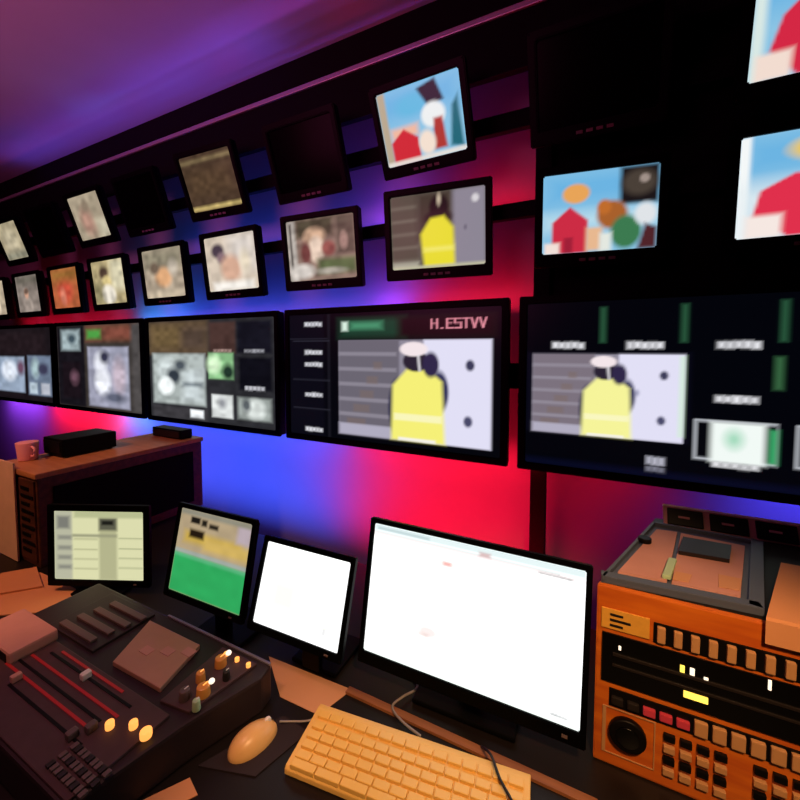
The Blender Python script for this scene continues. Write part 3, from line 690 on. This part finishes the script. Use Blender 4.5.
# ------------------------------------------------------------------ turret at the far end of the desk
lt = thing('equipment_turret', 'dark wooden turret at the far end of the desk, topped by a pink cup', 'equipment', (0, 0, 0))
LX, LY, LZ = -1.755, -.845, 1.062
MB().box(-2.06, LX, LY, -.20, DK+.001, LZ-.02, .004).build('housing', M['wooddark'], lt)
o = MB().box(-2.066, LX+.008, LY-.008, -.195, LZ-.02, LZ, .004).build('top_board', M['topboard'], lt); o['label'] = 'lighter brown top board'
MB().box(-1.88, LX-.012, LY-.006, LY+.001, DK+.02, LZ-.03, .002).build('slotted_strip', M['wooddark'], lt)
for k in range(9): MB().box(-1.86, -1.80+.03*(k % 2), LY-.009, LY-.005, DK+.05+.028*k, DK+.062+.028*k, .001).build('slot', M['keyblack'], lt)
MB().box(LX-.001, LX+.006, -.80, -.25, DK+.04, LZ-.06, .002).build('side_vent_panel', M['steel'], lt)
tag(MB().prism([(-2.09, -.862), (-1.885, -.862), (-1.885, -.856), (-2.09, -.856)], DK+.0015, 1.085, .001).build('paper_pad', M['padpaper'], None), 'tall tan pad leaning upright against the far turret front', 'paper')
cup = thing('cup', 'pink cup standing on the far wooden turret', 'cup', (-2.005, -.775, LZ))
MB().cyl((0, 0, .036), .030, .07, r2=.036, seg=28, bev=.003).build('cup_body', M['pink'], cup, True)
MB().tube(spline([(.034, 0, .055), (.055, 0, .050), (.055, 0, .025), (.032, 0, .018)], 6), .004).build('handle', M['pink'], cup, True)
bx = thing('equipment_box', 'black equipment box beside the pink cup on the far turret', 'equipment', (-1.965, -.61, LZ))
MB().box(-.08, .07, -.10, .10, .006, .075, .006).build('case', M['black'], bx)
MB().box(-.07, .06, -.104, -.098, .02, .065, .002).build('front_panel', M['keyblack'], bx)
for sx in (-.06, .05): MB().cyl((sx, -.08, .004), .01, .006).cyl((sx, .08, .004), .01, .006).build('rubber_feet', M['cableb'], bx)
b2 = thing('equipment_box', 'low dark box at the rear of the far turret, below the split display', 'equipment', (-1.90, -.30, LZ))
MB().box(-.10, .12, .01, .07, .001, .045, .004).build('case', M['black'], b2)
MB().box(-.09, .11, .006, .012, .008, .038, .001).build('front_panel', M['keydark'], b2)

# ------------------------------------------------------------------ lights
def area(name, loc, target, sx, sy, col, power, spread=180):
    l = bpy.data.lights.new(name, 'AREA'); l.shape = 'RECTANGLE'; l.size = sx; l.size_y = sy
    l.color = col; l.energy = power; l.spread = spread*D
    o = bpy.data.objects.new(name, l); C.objects.link(o); o.location = loc
    d = Vector(target)-Vector(loc)
    o.rotation_euler = d.to_track_quat('-Z', 'Y').to_euler()
    if abs(d.x) < 1e-6:   # keep the long side along the wall
        o.rotation_euler = Euler((math.atan2(d.y, -d.z), 0, 0))
    return o
RED, BLUE, PURP = (1, .006, .035), (.05, .10, 1), (.35, .06, 1)
def down(x0, x1, col, pw): area('led_downlight', ((x0+x1)/2, .11, 1.05), ((x0+x1)/2, .23, .80), x1-x0, .04, col, pw)
def up(x0, x1, col, pw, z=1.66): area('led_uplight', ((x0+x1)/2, .17, z), ((x0+x1)/2, .215, z+.3), x1-x0, .04, col, pw)
down(-1.12, -.22, RED, 5); down(-2.85, -1.22, BLUE, 8.5); down(-3.25, -2.9, (.05, .25, 1), 5); down(-4.3, -3.25, RED, 16); down(-5.2, -4.5, PURP, 6)
down(-.14, .2, RED, .5); down(.45, 1.2, (.08, .06, 1), 5)
def low(x0, x1, col, pw): area("led_floor_wash", ((x0+x1)/2, -.12, .45), ((x0+x1)/2, .26, .84), x1-x0, .06, col, pw, 110)
low(-1.15, -.26, RED, 8.5); low(-2.8, -1.25, BLUE, 12.5)
up(-.80, -.26, RED, 2.07); up(-2.7, -1.0, BLUE, 5.52); up(-3.0, -2.5, (.05, .30, 1), 2.5); up(-4.8, -3.1, RED, 3.22); up(-1.0, -.85, PURP, 1.38)
up(-.62, -.26, RED, 1.15, 2.07); up(-2.4, -1.0, BLUE, 2.07, 2.07); up(-1.02, -.80, PURP, 1.38, 2.07)
area('ceiling_wash', (-2.7, -.03, 2.735), (-2.7, -.10, 2.925), 2.6, .04, (.14, .08, 1), 1.9)
area('room_wash', (-1.9, -2.7, 2.25), (-2.1, -1.2, 2.925), 2.2, 1.0, (1, .14, .40), 26, 110)
def spot(loc, target, col, power, ang, blend=.6, r=.06):
    l = bpy.data.lights.new('desk_spot', 'SPOT'); l.color = col; l.energy = power; l.spot_size = ang*D; l.spot_blend = blend; l.shadow_soft_size = r
    o = bpy.data.objects.new('desk_spot', l); C.objects.link(o); o.location = loc
    o.rotation_euler = (Vector(target)-Vector(loc)).to_track_quat('-Z', 'Y').to_euler()
spot((.3, -1.6, 2.05), (-.02, -.90, .80), (1, .55, .25), 92, 51, .6)
spot((-1.9, -1.9, 2.5), (-1.75, -.93, .85), (1, .44, .18), 75, 42)
spot((-.75, -1.55, 2.3), (-.95, -1.05, .8), (1, .50, .36), 26, 44)  # extra unseen spot, added to brighten the console

w = bpy.data.worlds.new('world'); bpy.context.scene.world = w; w.use_nodes = True
w.node_tree.nodes['Background'].inputs['Color'].default_value = (.02, .012, .02, 1)
w.node_tree.nodes['Background'].inputs['Strength'].default_value = .3

# ------------------------------------------------------------------ camera
cam = bpy.data.cameras.new('camera'); cam.sensor_width = 36; cam.lens = 18; cam.shift_y = -(400-369)/800
cam.clip_start = .02
co = bpy.data.objects.new('camera', cam); C.objects.link(co); co.location = (0, -1.5, 1.5)
yaw = math.atan(400*math.cos(3*D)/790)
co.rotation_euler = (PI/2-3*D, 0, yaw)
sc = bpy.context.scene; sc.camera = co
sc.view_settings.view_transform = 'Standard'; sc.view_settings.look = 'None'
sc.view_settings.exposure = 0; sc.view_settings.gamma = 1; sc.view_settings.use_curve_mapping = False
